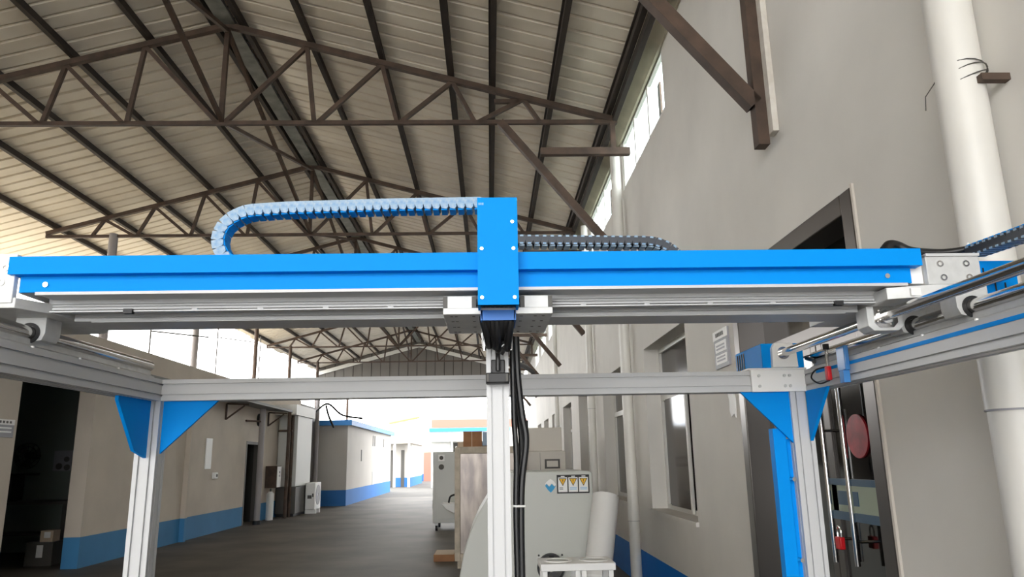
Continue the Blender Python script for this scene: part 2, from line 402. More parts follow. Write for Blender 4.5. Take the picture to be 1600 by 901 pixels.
B('table_top', M['greyd'], dk, -9.3, -7.45, 13.75, 14.5, .88, .93)
for x in (-9.25, -7.55):
    for y in (13.8, 14.4): B('leg', M['greyd'], dk, x, x+.06, y, y+.06, 0, .88)
B('shelf', M['greyd'], dk, -9.2, -7.55, 13.85, 14.4, .35, .38)
mn = thing('monitor_box', (-8.65, 14.1, .93), 'boxy dark instrument on the table inside the left doorway', 'instrument')
B('case', M['inner_dk'], mn, -8.95, -8.55, 13.9, 14.3, .93, 1.38, .02); B('screen', M['grey'], mn, -8.92, -8.72, 13.89, 13.9, 1.0, 1.33); B('hood', M['black'], mn, -9.0, -8.3, 13.85, 14.3, 1.38, 1.42)
for i, (x, y, z, s_) in enumerate(((-7.15, 12.75, 0, .42), (-7.1, 12.72, .357, .2))):
    bx_ = thing('carton', (x, y, z), ('larger carton on the floor inside the left doorway', 'smaller carton stacked on the larger one inside left doorway')[i], 'carton', 'cartons in the doorway')
    B('carton_body', M['kraft'] if i else M['greyd'], bx_, x-s_/2, x+s_/2, y-s_/2, y+s_/2, z, z+s_*.85); B('tape', M['white'], bx_, x-.04, x+.06, y-s_/2-.003, y-s_/2, z+s_*.3, z+s_*.75)

# ---- roof: ceiling > sheets, purlins, ridge
RX, RZ, SL = -3.24, 6.92, .27
def rz(x): return RZ-SL*abs(x-RX)
ce = bpy.data.objects.new('ceiling', None); col.objects.link(ce); ce.location = (RX, 16, RZ); struct(ce)
def sheet_mesh(x0, x1, name):
    mb = MB(); prof = []
    for k in range(4):
        y = k*.25; prof += [(y, 0), (y+.185, 0), (y+.2, .028), (y+.228, .028), (y+.243, 0)]
    prof.append((1.03, 0)); n = len(prof)
    vs = [(x, y, rz(x)+.11+z) for x in (x0, x1) for y, z in prof]
    mb.add(vs, [(i, i+1, n+i+1, n+i) for i in range(n-1)])
    return mesh_only(mb, name, M['sheet'])
sh_r, sh_l, sh_e = sheet_mesh(RX+.06, 1.68, 'roof_sheet_mesh_right'), sheet_mesh(-8.1, RX-.06, 'roof_sheet_mesh_left'), sheet_mesh(-9.6, RX-.06, 'roof_sheet_mesh_wide'); sh_w = sheet_mesh(-15.4, RX-.06, 'roof_sheet_mesh_light_block')  # longest left sheets run on out of view, added to shut out sky light
R0 = -8  # roof carried on behind the camera to cut sky light from there
for k in range(43):
    for me, sgn in ((sh_r, 1), (sh_w if k < 19 else sh_e if k < 24 else sh_l, -1)):
        j = random.uniform(-.07, .05); o = piece(me, 'roof_sheet', ce, (sgn*j, R0+k, -SL*j+.003*(k % 2)))
PUR = [-3.42, -4.2, -5.1, -6.0, -6.9, -7.8, -3.06, -2.2, -1.3, -.43, .09, .82, 1.52]
for x in PUR:
    mb = MB(); z = rz(x)
    mb.box(x-.03, x+.03, R0, 34.2, z+.01, z+.10); mb.box(x-.055, x+.0, R0, 34.2, z+.085, z+.1)
    mb.build('purlin', M['purlin'], ce)
rc_ = MB(); rc_.prism([(RX-.2, rz(RX-.2)+.13), (RX, RZ+.15), (RX+.2, rz(RX+.2)+.13), (RX+.2, rz(RX+.2)+.145), (RX, RZ+.165), (RX-.2, rz(RX-.2)+.145)], 'y', R0, 34.2)
rc_.build('ridge_cap', M['ridge'], ce)
MB().box(RX-.1, RX+.1, R0, 34.2, RZ-.03, RZ+.0).build('ridge_plate', M['ridge'], ce)
# eave gutter on the right
gt_ = MB(); gt_.prism([(1.66, 5.66), (1.77, 5.58), (1.795, 5.58), (1.795, 5.95), (1.72, 5.8)], 'y', R0, 34.2)
tag(gt_.build('eave_gutter', M['cream']), 'long cream gutter box between roof eave and right wall', 'gutter')
be = MB(); be.box(1.56, 1.62, R0, 34.2, 5.56, 5.66); be.build('eave_beam', M['purlin'], ce)

# ---- trusses
TY = [4.26, 8.43, 13.0, 17.55, 22.1, 26.5, 30.8]
CH = 5.56
def make_truss():
    y = 0.0
    t = thing('roof_truss', (RX, 0, CH), '', 'truss', 'roof trusses')
    def m(name, x0, z0, x1, z1, s=.05, h=None): return MB().bar((x0, y, z0), (x1, y, z1), s, h or s, (0, 1, 0)).build(name, M['truss'], t)
    m('top_chord', RX, RZ-.03, 1.6, rz(1.6)-.03, .07, .07); m('top_chord', RX, RZ-.03, -7.95, rz(-7.95)-.03, .07, .07)
    m('bottom_chord', -7.95, CH, 1.62, CH, .05)
    m('king_post', RX, RZ-.05, RX, CH, .055)
    tops = [(1.0, 0), (1.94, 0), (2.82, 0), (3.7, 0)]; bots = [0, 1.13, 2.14, 3.1, 3.9]
    for s_ in (1, -1):
        for k, (tx, _) in enumerate(tops):
            x = RX+s_*tx; z = rz(x)-.05
            m('web_post', x, z, RX+s_*bots[k+1], CH, .05); m('web_diagonal', x, z, RX+s_*(bots[k]+.04), CH, .05)
    m('gusset_strut', .1, 5.84, .42, 5.84, .05)
    # right-hand knee brace, strut and hanger
    m('knee_brace', .17, CH, 1.70, 3.66, .09, .09); m('wall_strut', .66, 5.165, 1.76, 5.165, .09, .08); m('hanger', 1.56, CH, 1.56, 5.165, .06)
    return t
tr0 = make_truss(); tr0.location.y = TY[0]
TL = ['nearest roof truss, only its knee brace and wall plate in view', 'large complete brown truss, first below the top of the view', 'second complete brown truss, its left end just above the blue beam', 'third brown truss, hidden mostly behind the blue bridge',
      'fourth brown truss, just below the blue bridge', 'fifth brown truss, second visible under the bridge', 'farthest brown truss before the gable end']
tr0['label'] = TL[0]
for k in range(1, 7):
    c = copy_tree(tr0); c.location.y = TY[k]; c['label'] = TL[k]
MB().box(1.69, 1.76, TY[0]-.045, TY[0]+.045, 3.38, 5.5).build('wall_plate', M['truss'], tr0)
pp = MB().box(1.76, 1.797, TY[0]-.11, TY[0]-.02, 3.44, 5.4).build('painted_flange', M['rustp'], tr0)
for k in range(len(TY)-1):   # ridge bracing between trusses
    for (ya, yb) in ((TY[k], TY[k+1]), (TY[k+1], TY[k])):
        MB().bar((RX, ya, RZ-.1), (RX+.02, yb, CH+.02), .05, .05).build('ridge_brace', M['truss'], ce)
# gable end
gw = bpy.data.objects.new('wall_far_gable', None); col.objects.link(gw); gw.location = (RX, 34.3, 5.0); struct(gw)
x = -7.95
while x < 1.6:
    x1 = min(x+.42, 1.62); mb = MB()
    mb.prism([(x+.012, 5.25), (x1-.012, 5.25), (x1-.012, rz(x1)+.1), (x+.012, rz(x)+.1)], 'y', 34.3-.03*(round((x+7.95)/.42) % 2), 34.36)
    mb.build('gable_panel', M['gable'], gw); x += .42
for s_, xe in ((1, 1.65), (-1, -8.0)):
    MB().bar((RX, 34.22, RZ-.16), (xe, 34.22, rz(xe)-.16), .08, .16, (0, 0, 1)).build('rake_trim', M['trimwhite'], gw)
MB().prism([(-7.95, 5.25), (1.62, 5.25), (1.62, rz(1.62)+.1), (RX, RZ+.1), (-7.95, rz(-7.95)+.1)], 'y', 34.37, 34.40).build('gable_backing', M['purlin'], gw)
MB().box(-8, 1.7, 34.25, 34.3, 5.2, 5.28).build('gable_rail', M['truss'], gw)

# left steel posts
PL = ['grey steel roof post nearest, rising beside the gantry rail', 'second grey roof post against the white sky', 'third roof post, brown, under the truss end', 'fourth roof post, thinner, farther along the eave', 'fifth roof post, short, near the gable', 'far roof post seen above the blue-edged outbuilding']
for i, (y, x) in enumerate(((13.0, -6.75), (17.55, -6.95), (22.1, -6.95), (26.5, -7.1), (30.8, -7.1), (36.5, -6.9))):
    z0 = 3.46 if y < 25 else 0
    p = thing('roof_post', (x, y, z0), PL[i], 'post', 'roof posts on the left side')
    T('post_shaft', M['post_st'] if i < 2 else M['truss'], p, [(x, y, z0+.02), (x, y, 5.6)], .075 if i < 2 else .06); B('base_plate', M['post_st'], p, x-.14, x+.14, y-.14, y+.14, z0, z0+.02)
for i, (x, y, h_) in enumerate(((-6.0, 20.0, 2.93), (-6.0, 26.3, 4.2))):
    p = thing('canopy_post', (x, y, 0), ('slim grey post standing before the small left door', 'slim grey post standing before the outbuilding corner')[i], 'post', 'canopy posts')
    T('post_shaft', M['post_st'], p, [(x, y, .02), (x, y, h_)], .075); T('foot', M['black'], p, [(x, y, 0), (x, y, .1)], .1)
    if i == 0: T('side_arm', M['truss'], p, [(x, y, 2.6), (x-.25, y-.55, 2.6)], .025)
# outdoor lines and rods above the annex roof
for i, (y, x) in enumerate(((16.0, -7.3), (20.2, -7.4), (24.3, -7.5))):
    r_ = thing('conduit_frame', (x, y, 3.46), ('thin bent conduit hanging in the sky gap, nearest', 'thin straight conduit rod between the roof posts', 'thin conduit rod near the far roof posts')[i], 'conduit', 'conduit rods')
    T('rod', M['greyd'], r_, [(x, y, 3.46), (x, y, 5.6)], .018, 8)
    if i == 0:
        T('arm', M['greyd'], r_, [(x, y, 4.35), (x+.9, y+.9, 4.35)], .016, 8); T('arm', M['greyd'], r_, [(x-2.0, y+.3, 4.62), (x+.3, y, 4.62)], .018, 8)
        for k in range(3): T('hook', M['greyd'], r_, [(x-1.9+k*.7, y+.28, 4.6), (x-1.9+k*.7, y+.28, 4.76)], .012, 6)
    else: T('arm', M['greyd'], r_, [(x, y, 4.9), (x+.7, y+.9, 4.9)], .014, 8)

# ---- downpipes on the right wall
def pipe(y, r_, z1, label, joints, x=None):
    x = x or (1.79-r_-.02)
    p = thing('downpipe', (x, y, 0), label, 'pipe', 'white downpipes on the right wall')
    T('pipe_run', M['pvc'], p, [(x, y, 0), (x, y, z1)], r_, 28)
    for z in joints:
        c_ = T('coupling', M['pvc'], p, [(x, y, z-.09), (x, y, z+.09)], r_*1.07, 28)
        MB().ring((x, y, z-.095), 'z', r_*.98, r_*1.09, .006).build('seam', M['grey'], c_)
    return p
pN = pipe(2.36, .078, 5.55, 'thick white plastic downpipe in the near right foreground', (1.72,))
for k in range(3):
    cl_ = T('wire_tie', M['greyd'], pN, [(1.702+.082*math.cos(q), 2.36+.082*math.sin(q), 2.78+.012*k+.03*math.cos(q+k)) for q in [2*math.pi*i/20 for i in range(21)]], .0022, 6)
wb = B('wall_hook', M['truss'], pN, 1.70, 1.80, 2.255, 2.285, 2.74, 2.765); T('wire_end', M['greyd'], pN, [(1.62, 2.38, 2.8), (1.60, 2.42, 2.76), (1.60, 2.43, 2.71)], .002, 6)
pipe(9.15, .065, 5.5, 'white downpipe between the first and second ground-floor windows', (.86, 3.3))
pipe(12.45, .06, 5.5, 'white downpipe between the second and third ground-floor windows', (2.4,))
pipe(18.95, .06, 5.5, 'far white downpipe past the fourth ground-floor window', (2.4,))
# sign, tape on right wall
sg = thing('wall_sign', (1.79, 5.58, 2.15), 'grey and white sign plate on the right wall beside the glass door', 'sign')
B('plate', M['grey'], sg, 1.785, 1.80, 5.42, 5.76, 2.16, 2.45); B('header', M['white'], sg, 1.78, 1.785, 5.42, 5.76, 2.38, 2.45)
for (z0, z1) in ((2.28, 2.36), (2.19, 2.26)): B('text_field', M['white'], sg, 1.781, 1.785, 5.46, 5.72, z0, z1)
for k in range(5): B('lettering', M['greyd'], sg, 1.777, 1.78, 5.50+k*.04, 5.525+k*.04, 2.40, 2.43)
for z in (2.33, 2.305, 2.24, 2.215): B('lettering', M['grey'], sg, 1.778, 1.781, 5.49, 5.69, z-.006, z+.006)
tp = MB(); tp.prism([(5.40, 1.77), (5.44, 1.80), (5.50, 1.78), (5.53, 1.83), (5.52, 1.90), (5.55, 1.97), (5.42, 1.98), (5.39, 1.9)], 'x', 1.792, 1.80)
tag(tp.build('paper_scrap', M['white']), 'torn white paper scrap stuck on wall beside the glass door', 'paper')
sg2 = thing('wall_sign', (-6.28, 9.95, 1.98), 'small white header sign on left wall beside the dark doorway', 'sign')
B('plate', M['grey'], sg2, -6.3, -6.285, 9.75, 10.12, 1.9, 2.13); B('header', M['white'], sg2, -6.286, -6.28, 9.75, 10.12, 2.06, 2.13)
for k in range(4): B('lettering', M['greyd'], sg2, -6.281, -6.277, 9.8+k*.07, 9.84+k*.07, 2.08, 2.11)
for z in (2.02, 1.97): B('lettering', M['white'], sg2, -6.286, -6.282, 9.8, 10.07, z-.01, z+.01)

# ================================================================== GANTRY
RY = 2.85
gf = thing('gantry_machine', (0, 1.5, 0), 'white aluminium extrusion gantry frame with blue gusset plates', 'machine frame')
A = M['alu']
def prof(name, axis, a0, a1, b0, b1, t0, t1, parent=gf, na=2, nb=2):
    return MB().prism(slot_profile(a0, a1, b0, b1, na, nb), axis, t0, t1).build(name, A, parent)
prof('cross_beam', 'x', RY, RY+.08, 1.74, 1.82, -1.24, 1.225)
prof('side_beam', 'y', -1.32, -1.24, 1.74, 1.82, .2, RY+.08)
rb = prof('side_beam', 'y', 1.225, 1.305, 1.74, 1.82, .2, RY+.08)
for (x0, x1) in ((-1.32, -1.24), (1.165, 1.245)):
    prof('post', 'z', x0, x1, RY, RY+.08, .03, 1.74); prof('post', 'z', x0 if x0 < 0 else 1.225, x1 if x0 < 0 else 1.305, .22, .30, .03, 1.74)
for (x, y) in ((-1.28, RY+.04), (1.205, RY+.04), (-1.28, .26), (1.265, .26)): B('foot_plate', M['alu_dk'], gf, x-.06, x+.06, y-.06, y+.06, 0, .03)
G = M['blue']
MB().prism([(-1.24, 1.74), (-1.035, 1.74), (-1.24, 1.545)], 'y', RY+.03, RY+.042).build('gusset_plate', G, gf)
MB().prism([(RY, 1.74), (RY-.25, 1.74), (RY-.25, 1.725), (RY-.1, 1.555), (RY, 1.53)], 'x', -1.287, -1.275).build('gusset_plate', G, gf)
MB().prism([(1.165, 1.74), (.975, 1.74), (1.165, 1.545)], 'y', RY+.012, RY+.024).build('gusset_plate', G, gf)
MB().prism([(RY, 1.74), (RY-.19, 1.74), (RY, 1.55)], 'x', 1.226, 1.238).build('gusset_plate', G, gf)
ct = B('cable_trunking', G, gf, 1.095, 1.145, RY+.03, RY+.075, 0.02, 1.60, .002)
for z in (1.41, 1.12): T('bolt', M['chrome'], ct, [(1.148, RY+.03, z), (1.148, RY-.004, z)], .008, 10)
B('trunking_flange', G, gf, 1.145, 1.165, RY+.045, RY+.05, .02, 1.56)
# blue slot strip in the right beam's upper slot
B('slot_strip', G, rb, 1.2225, 1.232, .2, RY-.12, 1.795, 1.806)
# corner plate with bolts
cpl = MB(); cpl.box(1.015, 1.228, RY-.012, RY, 1.738, 1.822); cpl.box(1.005, 1.235, RY-.012, RY+.085, 1.822, 1.830)
cpo = cpl.build('corner_plate', M['white_pc'], gf, .002)
for (x, z) in ((1.045, 1.80), (1.045, 1.76), (1.145, 1.80), (1.145, 1.76), (1.165, 1.80), (1.165, 1.76)): T('bolt', M['alu_dk'], cpo, [(x, RY-.012, z), (x, RY-.016, z)], .006, 10)
# shaft supports, guide shafts
for (xc, nm) in ((-1.28, 'l'), (1.265, 'r')):
    s_ = MB(); s_.prism([(xc-.022, 1.82), (xc+.022, 1.82), (xc+.022, 1.827), (xc+.008, 1.834), (xc+.006, 1.855), (xc-.006, 1.855), (xc-.008, 1.834), (xc-.022, 1.827)], 'y', .22, RY-.03)
    so = s_.build('shaft_support', M['alu_dk'], gf); T('guide_shaft', M['steel'], gf, [(xc, .22, 1.868), (xc, RY-.03, 1.868)], .019, 20)
    for k in range(9):
        y = .6+k*.24; T('screw', M['white_pc'], so, [(xc-math.copysign(.034, xc), y, 1.82), (xc-math.copysign(.034, xc), y, 1.826)], .005, 8)
# ball screw on the right with its motor cover
T('ball_screw', M['steel'], gf, [(1.142, .3, 1.885), (1.142, RY+.02, 1.885)], .0155, 24)
mc = MB(); mc.prism([(1.065, 1.83), (1.23, 1.83), (1.23, 1.926), (1.065, 1.926)], 'y', RY-.01, RY+.30)
mco = mc.build('motor_cover', G, gf, .004)
for k in range(4): MB().box(1.062, 1.0655, RY+.19+k*.026, RY+.198+k*.026, 1.842, 1.915).build('vent_slot', M['black'], mco)
MB().prism([(1.098, 1.83), (1.198, 1.83), (1.194, 1.905), (1.182, 1.924), (1.11, 1.924), (1.1, 1.905)], 'y', RY-.03, RY-.005).build('bearing_block', M['white_pc'], mco, .002)
MB().ring((1.142, RY-.034, 1.885), 'y', .012, .024, .006).build('bearing_ring', M['steel'], mco)
# black limit sensor strip + clip hanging at the right beam
T('cable_stub', M['rubber'], gf, bezier([(1.235, RY-.02, 1.865), (1.24, RY-.07, 1.85), (1.22, RY-.12, 1.838)], 6), .008, 8)

# clip with red handle
cl = thing('limit_switch', (1.21, 2.55, 1.76), 'clear blue limit switch with red lever clipped to the right beam', 'switch')
B('switch_body', M['cblue'], cl, 1.205, 1.2225, 2.46, 2.52, 1.775, 1.86, .004); B('switch_foot', M['cblue'], cl, 1.2, 1.2225, 2.47, 2.50, 1.735, 1.775)
T('pin', M['steel'], cl, [(1.21, 2.60, 1.80), (1.21, 2.60, 1.875)], .006, 10); T('cap', M['black'], cl, [(1.21, 2.60, 1.865), (1.21, 2.60, 1.885)], .011, 10)
B('lever', M['redp'], cl, 1.2, 1.216, 2.585, 2.61, 1.755, 1.805, .004)
T('loop', M['rubber'], cl, bezier([(1.21, 2.60, 1.755), (1.20, 2.66, 1.75), (1.19, 2.70, 1.775), (1.195, 2.67, 1.80), (1.21, 2.61, 1.805)], 6), .003, 8)

# ------------------------------------------------------------------ moving bridge
br = thing('gantry_bridge', (0, 2.1, 1.84), 'long horizontal bridge beam with bright blue cover and grey ribbed underside', 'machine beam')
up_ = MB(); up_.prism([(1.92, 1.998), (1.92, 2.046), (2.10, 2.046), (2.10, 2.040), (1.928, 2.040), (1.928, 2.004), (1.96, 2.004), (1.96, 1.998)], 'x', -1.262, 1.188); up_.build('upper_cover', G, br)
lo_ = B('lower_cover', G, br, -1.243, 1.168, 1.948, 1.956, 1.955, 1.999)
for x in (-1.175, 1.10): T('screw', M['chrome'], lo_, [(x, 1.949, 1.975), (x, 1.943, 1.975)], .007, 12)
sec = [(1.945, 1.955), (1.945, 1.947), (1.96, 1.947), (1.962, 1.951), (2.03, 1.951), (2.03, 2.036), (1.957, 2.036), (1.957, 1.955)]
MB().prism(sec, 'x', -1.2, 1.155).build('cover_rail', M['alu'], br)
def groove(y, zs, z0, z1, yb):
    # rail profile: front face at y with V grooves at heights zs, back at yb
    p = [(y, z1)]
    for z in zs: p += [(y, z+.0016), (y+.004, z), (y, z-.0016)]
    return p+[(y, z0), (yb, z0), (yb, z1)]
MB().prism(groove(2.03, (1.9385, 1.931), 1.9235, 1.957, 2.05), 'x', -1.21, 1.145).build('front_extrusion', M['alu'], br)
MB().prism([(2.024, 1.9155), (2.05, 1.9155), (2.05, 1.9195), (2.024, 1.9195)], 'x', -1.21, 1.145).build('slot_lip', M['alu'], br)
MB().box(-1.2, 1.14, 2.036, 2.05, 1.9195, 1.9235).build('slot_web', M['greyd'], br)
for k in range(12): B('slot_stop', M['alu'], br, -1.0+k*.18, -.985+k*.18, 2.028, 2.036, 1.9195, 1.9235)
MB().prism(groove(2.10, (1.914,), 1.904, 1.96, 2.25), 'x', -1.175, 1.085).build('rear_extrusion', M['alu'], br)
MB().prism(groove(2.104, (), 1.9015, 1.909, 2.20), 'x', -1.13, 1.05).build('rear_lip', M['alu'], br)
MB().box(-1.2, 1.155, 2.03, 2.36, 1.957, 2.046).build('beam_core', M['alu_dk'], br)
B('chain_tray', M['blue_dk'], br, -.9, 1.0, 2.36, 2.5, 1.985, 1.997)
B('tray_floor', M['alu_dk'], br, -1.0, .1, 2.12, 2.3, 2.046, 2.05)
for x in (-1.0, .98): B('limit_sensor', M['black'], br, x, x+.024, 2.015, 2.03, 1.909, 1.922)
# end plates
eR = B('end_plate', M['alu_dk'], br, 1.207, 1.358, 1.935, 1.955, 1.947, 2.032, .002); B('end_cap', M['white_pc'], br, 1.168, 1.207, 1.958, 2.30, 1.955, 2.03)
B('top_lip', M['alu'], eR, 1.207, 1.358, 1.93, 1.955, 2.026, 2.034)
for (x, z) in ((1.245, 2.005), (1.318, 2.005), (1.25, 1.966), (1.322, 1.966)):
    rr = MB().ring((x, 1.931, z), 'y', .0055, .009, .005, 18).build('bolt_socket', M['steel'], eR)
eL = B('end_plate', M['white_pc'], br, -1.42, -1.252, 1.935, 1.955, 1.925, 2.058, .002); B('end_cap', M['white_pc'], br, -1.252, -1.243, 1.958, 2.30, 1.955, 2.03)
for (x, z) in ((-1.278, 2.02), (-1.285, 1.98)):
    MB().ring((x, 1.931, z), 'y', .006, .010, .005, 18).build('bolt_socket', M['steel'], eL)
# carriage plates and bearing blocks
cR = MB(); cR.prism([(1.215, 1.925), (1.36, 1.925), (1.40, 1.99), (1.40, 2.40), (1.07, 2.40), (1.07, 2.33), (1.10, 2.12), (1.10, 1.96)], 'z', 1.912, 1.945); cRo = cR.build('carriage_plate', M['alu_dk'], br, .0015)
B('pad', M['white_pc'], cRo, 1.155, 1.195, 1.935, 1.955, 1.917, 1.938)
cL = MB(); cL.prism([(-1.42, 1.94), (-1.245, 1.94), (-1.19, 2.05), (-1.19, 2.32), (-1.22, 2.36), (-1.42, 2.36)], 'z', 1.912, 1.940); cL.build('carriage_plate', M['alu_dk'], br, .0015)
def bearing(xc, y0, y1):
    o = MB().prism([(xc-.042, 1.912), (xc-.042, 1.868), (xc-.034, 1.848), (xc-.02, 1.845), (xc-.014, 1.853), (xc+.014, 1.853), (xc+.02, 1.845), (xc+.034, 1.848), (xc+.042, 1.868), (xc+.042, 1.912)], 'y', y0, y1).build('bearing_block', M['alu_dk'], br, .001)
    MB().ring((xc, y0-.004, 1.868), 'y', .0195, .029, .005).build('seal_ring', M['black'], o)
for (a, b) in ((1.855, 1.925), (2.13, 2.20)): bearing(1.265, a, b)
bearing(-1.28, 2.075, 2.15)
nh = MB().prism([(1.09, 1.912), (1.09, 1.856), (1.106, 1.842), (1.178, 1.842), (1.194, 1.856), (1.194, 1.912)], 'y', 2.06, 2.125).build('nut_housing', M['alu_dk'], br, .0015)
MB().prism([(1.108, 1.912), (1.108, 1.865), (1.122, 1.851), (1.162, 1.851), (1.176, 1.865), (1.176, 1.905), (1.168, 1.912)], 'y', 2.056, 2.06).build('nut_flange', M['steel'], nh)
MB().ring((1.142, 2.046, 1.885), 'y', .016, .023, .012).build('nut_collar', M['chrome'], nh)
for q in (.6, 2.2, 3.8, 5.3): T('bolt', M['chrome'], nh, [(1.142+.027*math.cos(q), 2.057, 1.882+.024*math.sin(q)), (1.142+.027*math.cos(q), 2.052, 1.882+.024*math.sin(q))], .004, 8)
bkt = MB(); bkt.box(1.40, 1.57, 2.085, 2.093, 1.945, 2.052); bkt.box(1.40, 1.57, 2.093, 2.25, 2.044, 2.052)
bko = bkt.build('chain_bracket', G, br)
for x in (1.47, 1.505, 1.54): MB().box(x-.002, x+.002, 2.083, 2.0855, 2.0, 2.03).build('slot', M['black'], bko); 
for x in (1.50, 1.53): MB().box(x-.002, x+.002, 2.083, 2.0855, 1.955, 1.985).build('slot', M['black'], bko)

# ------------------------------------------------------------------ Z carriage
zc = thing('vertical_axis_carriage', (.025, 2.1, 1.0), 'blue boxed carriage on the bridge with a white vertical column', 'machine carriage')
cv = MB(); cv.prism([(-.027, 1.88), (.08, 1.88), (.08, 2.11), (.074, 2.11), (.074, 1.886), (-.021, 1.886), (-.021, 2.11), (-.027, 2.11)], 'z', 1.893, 2.182)
cv.box(-.027, .08, 1.88, 2.11, 2.182, 2.187)
cvo = cv.build('box_cover', G, zc)
for (x, z) in ((.066, 2.118), (.068, 2.044), (-.016, 2.044), (-.016, 1.912), (.069, 1.912)): T('screw', M['chrome'], cvo, [(x, 1.881, z), (x, 1.876, z)], .0045, 12)
for k in range(3): MB().box(-.023+k*.005, -.0205+k*.005, 1.8785, 1.88, 2.166, 2.172).build('label_print', M['ltblue'], cvo)
lw = MB(); lw.prism([(-.021, 1.893), (.074, 1.893), (.07, 1.865), (-.017, 1.865)], 'y', 1.95, 1.956); lw.box(-.021, -.016, 1.95, 2.08, 1.865, 1.893); lw.box(.069, .074, 1.95, 2.08, 1.865, 1.893)
lw.build('inner_shroud', M['blue_dk'], zc)
B('saddle_plate', M['alu_dk'], zc, -.122, .174, 1.955, 2.265, 1.883, 1.901, .0015)
for (x0, x1) in ((-.122, -.034), (.088, .174)):
    for (y0, y1) in ((1.972, 2.022), (2.2, 2.25)):
        bk = B('slider_block', M['alu_dk'], zc, x0, x1, y0, y1, 1.901, 1.938 if y0 < 2.1 else 1.904, .002)
        for xx in (x0-.001, x1-.011): B('end_seal', M['greyd'], bk, xx, xx+.012, y0-.002, y1+.002, 1.901, 1.936 if y0 < 2.1 else 1.903)
sp_ = [o for o in zc.children if o.name.startswith('saddle_plate')][0]
for x in (-.10, -.088, -.04, .09, .128, .15):
    for y in (1.985, 2.06, 2.15, 2.235): B('bolt_slot', M['greyd'], sp_, x-.004, x+.004, y-.003, y+.003, 1.8822, 1.8832)
colm = MB().prism(slot_profile(-.008, .057, 2.15, 2.215, 2, 2, .005, .007), 'z', .95, 2.17).build('column', A, zc)
B('cable_clamp', M['black'], zc, -.018, .066, 2.07, 2.15, 1.836, 1.862, .003)
for x in (-.013, .061): T('clamp_bolt', M['chrome'], zc, [(x, 2.065, 1.80), (x, 2.065, 1.85)], .006, 10)
mo = B('sensor_mount', M['black'], zc, -.009, .058, 2.10, 2.15, 1.713, 1.742, .003); B('sensor_cup', M['black'], mo, .006, .046, 2.128, 2.15, 1.742, 1.783, .003)
for x in (-.004, .051): B('rib', M['greyd'], mo, x-.003, x+.003, 2.097, 2.10, 1.717, 1.738)

# cables below the box and down the column
def cable(name, pts, r_, label, parent=None, group='black cables at the column'):
    o = MB().tube(bezier(pts, 8), r_, 10).build(name, M['rubber'], parent)
    if parent is None: tag(o, label, 'cable', group)
    return o
bn = thing('cable_bundle', (.025, 2.05, 1.8), 'drooping bundle of black cables below the blue box', 'cables')
for k in range(7):
    x = -.012+k*.0125; dz = .012*math.sin(k*1.7)
    cable('cable', [(x, 2.0, 1.905), (x-.002, 1.985, 1.87), (x+.25*(.025-x), 2.02, 1.826+dz), (x*.7+.009, 2.075, 1.815+dz), (x*.7+.009, 2.12, 1.84)], .0105, '', bn)
T('tie', M['white'], bn, [(.01, 2.03, 1.815), (.03, 2.03, 1.802), (.045, 2.04, 1.815)], .0022, 6)
cable('hanging_cable', [(.024, 2.10, 1.82), (.026, 2.118, 1.79), (.026, 2.12, 1.75)], .007, 'short black cable feeding the sensor mount on the column')
cable('hanging_cable', [(.03, 2.09, 1.815), (.06, 2.3, 1.80), (.12, 2.62, 1.825), (.165, 2.86, 1.834), (.18, 2.96, 1.83)], .0095, 'black cable running diagonally back over the rear cross beam')
cable('hanging_cable', [(.07, 2.19, 1.86), (.07, 2.18, 1.75), (.071, 2.18, 1.62), (.076, 2.18, 1.50), (.072, 2.18, 1.36), (.074, 2.18, 1.1)], .008, 'thin black cable hugging the right side of the column')
cable('hanging_cable', [(.082, 2.2, 1.86), (.085, 2.2, 1.74), (.095, 2.2, 1.63), (.105, 2.2, 1.55), (.088, 2.2, 1.40), (.085, 2.2, 1.1)], .0105, 'thicker outward-bowing black cable right of the column')
cable('hanging_cable', [(.066, 2.235, 1.87), (.078, 2.235, 1.7), (.093, 2.24, 1.55), (.084, 2.238, 1.36), (.083, 2.238, 1.1)], .008, 'black cable between the other two beside the column')
tie = T('cable_tie', M['white'], None, [(.06, 2.178, 1.372), (.075, 2.166, 1.372), (.098, 2.178, 1.371)], .003, 8); tag(tie, 'white tie round the black cables right of the column', 'cable tie')

# ------------------------------------------------------------------ cable chains
def link_meshes(pitch, h_, wd, m_side, m_bar, nm):
    s_ = MB()
    for y in (-wd/2, wd/2-.008):
        s_.prism([(-pitch*.48, h_*.5), (-pitch*.48, -h_*.30), (-pitch*.28, -h_*.5), (pitch*.30, -h_*.42), (pitch*.55, h_*.05), (pitch*.55, h_*.5)], 'y', y, y+.008)
    s_.box(-pitch*.46, pitch*.42, -wd/2+.008, wd/2-.008, h_*.36, h_*.44)
    if m_side.name.startswith('dark'):
        link_meshes.tab = [mesh_only(MB().box(-pitch*.25, pitch*.2, -wd/2-.0015, wd/2+.0015, z-.003, z+.003), nm+'_tab', M['chain']) for z in (h_*.44, -h_*.34)]
    else: link_meshes.tab = []
    b_ = MB().box(-pitch*.34, pitch*.36, -wd/2+.004, wd/2-.004, -h_*.56, -h_*.44)
    return mesh_only(s_, nm+'_plates', m_side), mesh_only(b_, nm+'_bar', m_bar)
def resample(pts, pitch):
    out = []; acc = 0.0; prev = Vector(pts[0]); out.append((prev, (Vector(pts[1])-prev).normalized()))
    for p in pts[1:]:
        p = Vector(p); d = (p-prev); L = d.length
        while acc+L >= pitch:
            t = (pitch-acc)/L; prev = prev+(p-prev)*t; L = (p-prev).length; acc = 0.0; out.append((prev.copy(), (p-prev).normalized() if L > 1e-6 else out[-1][1]))
        acc += L; prev = p
    return out
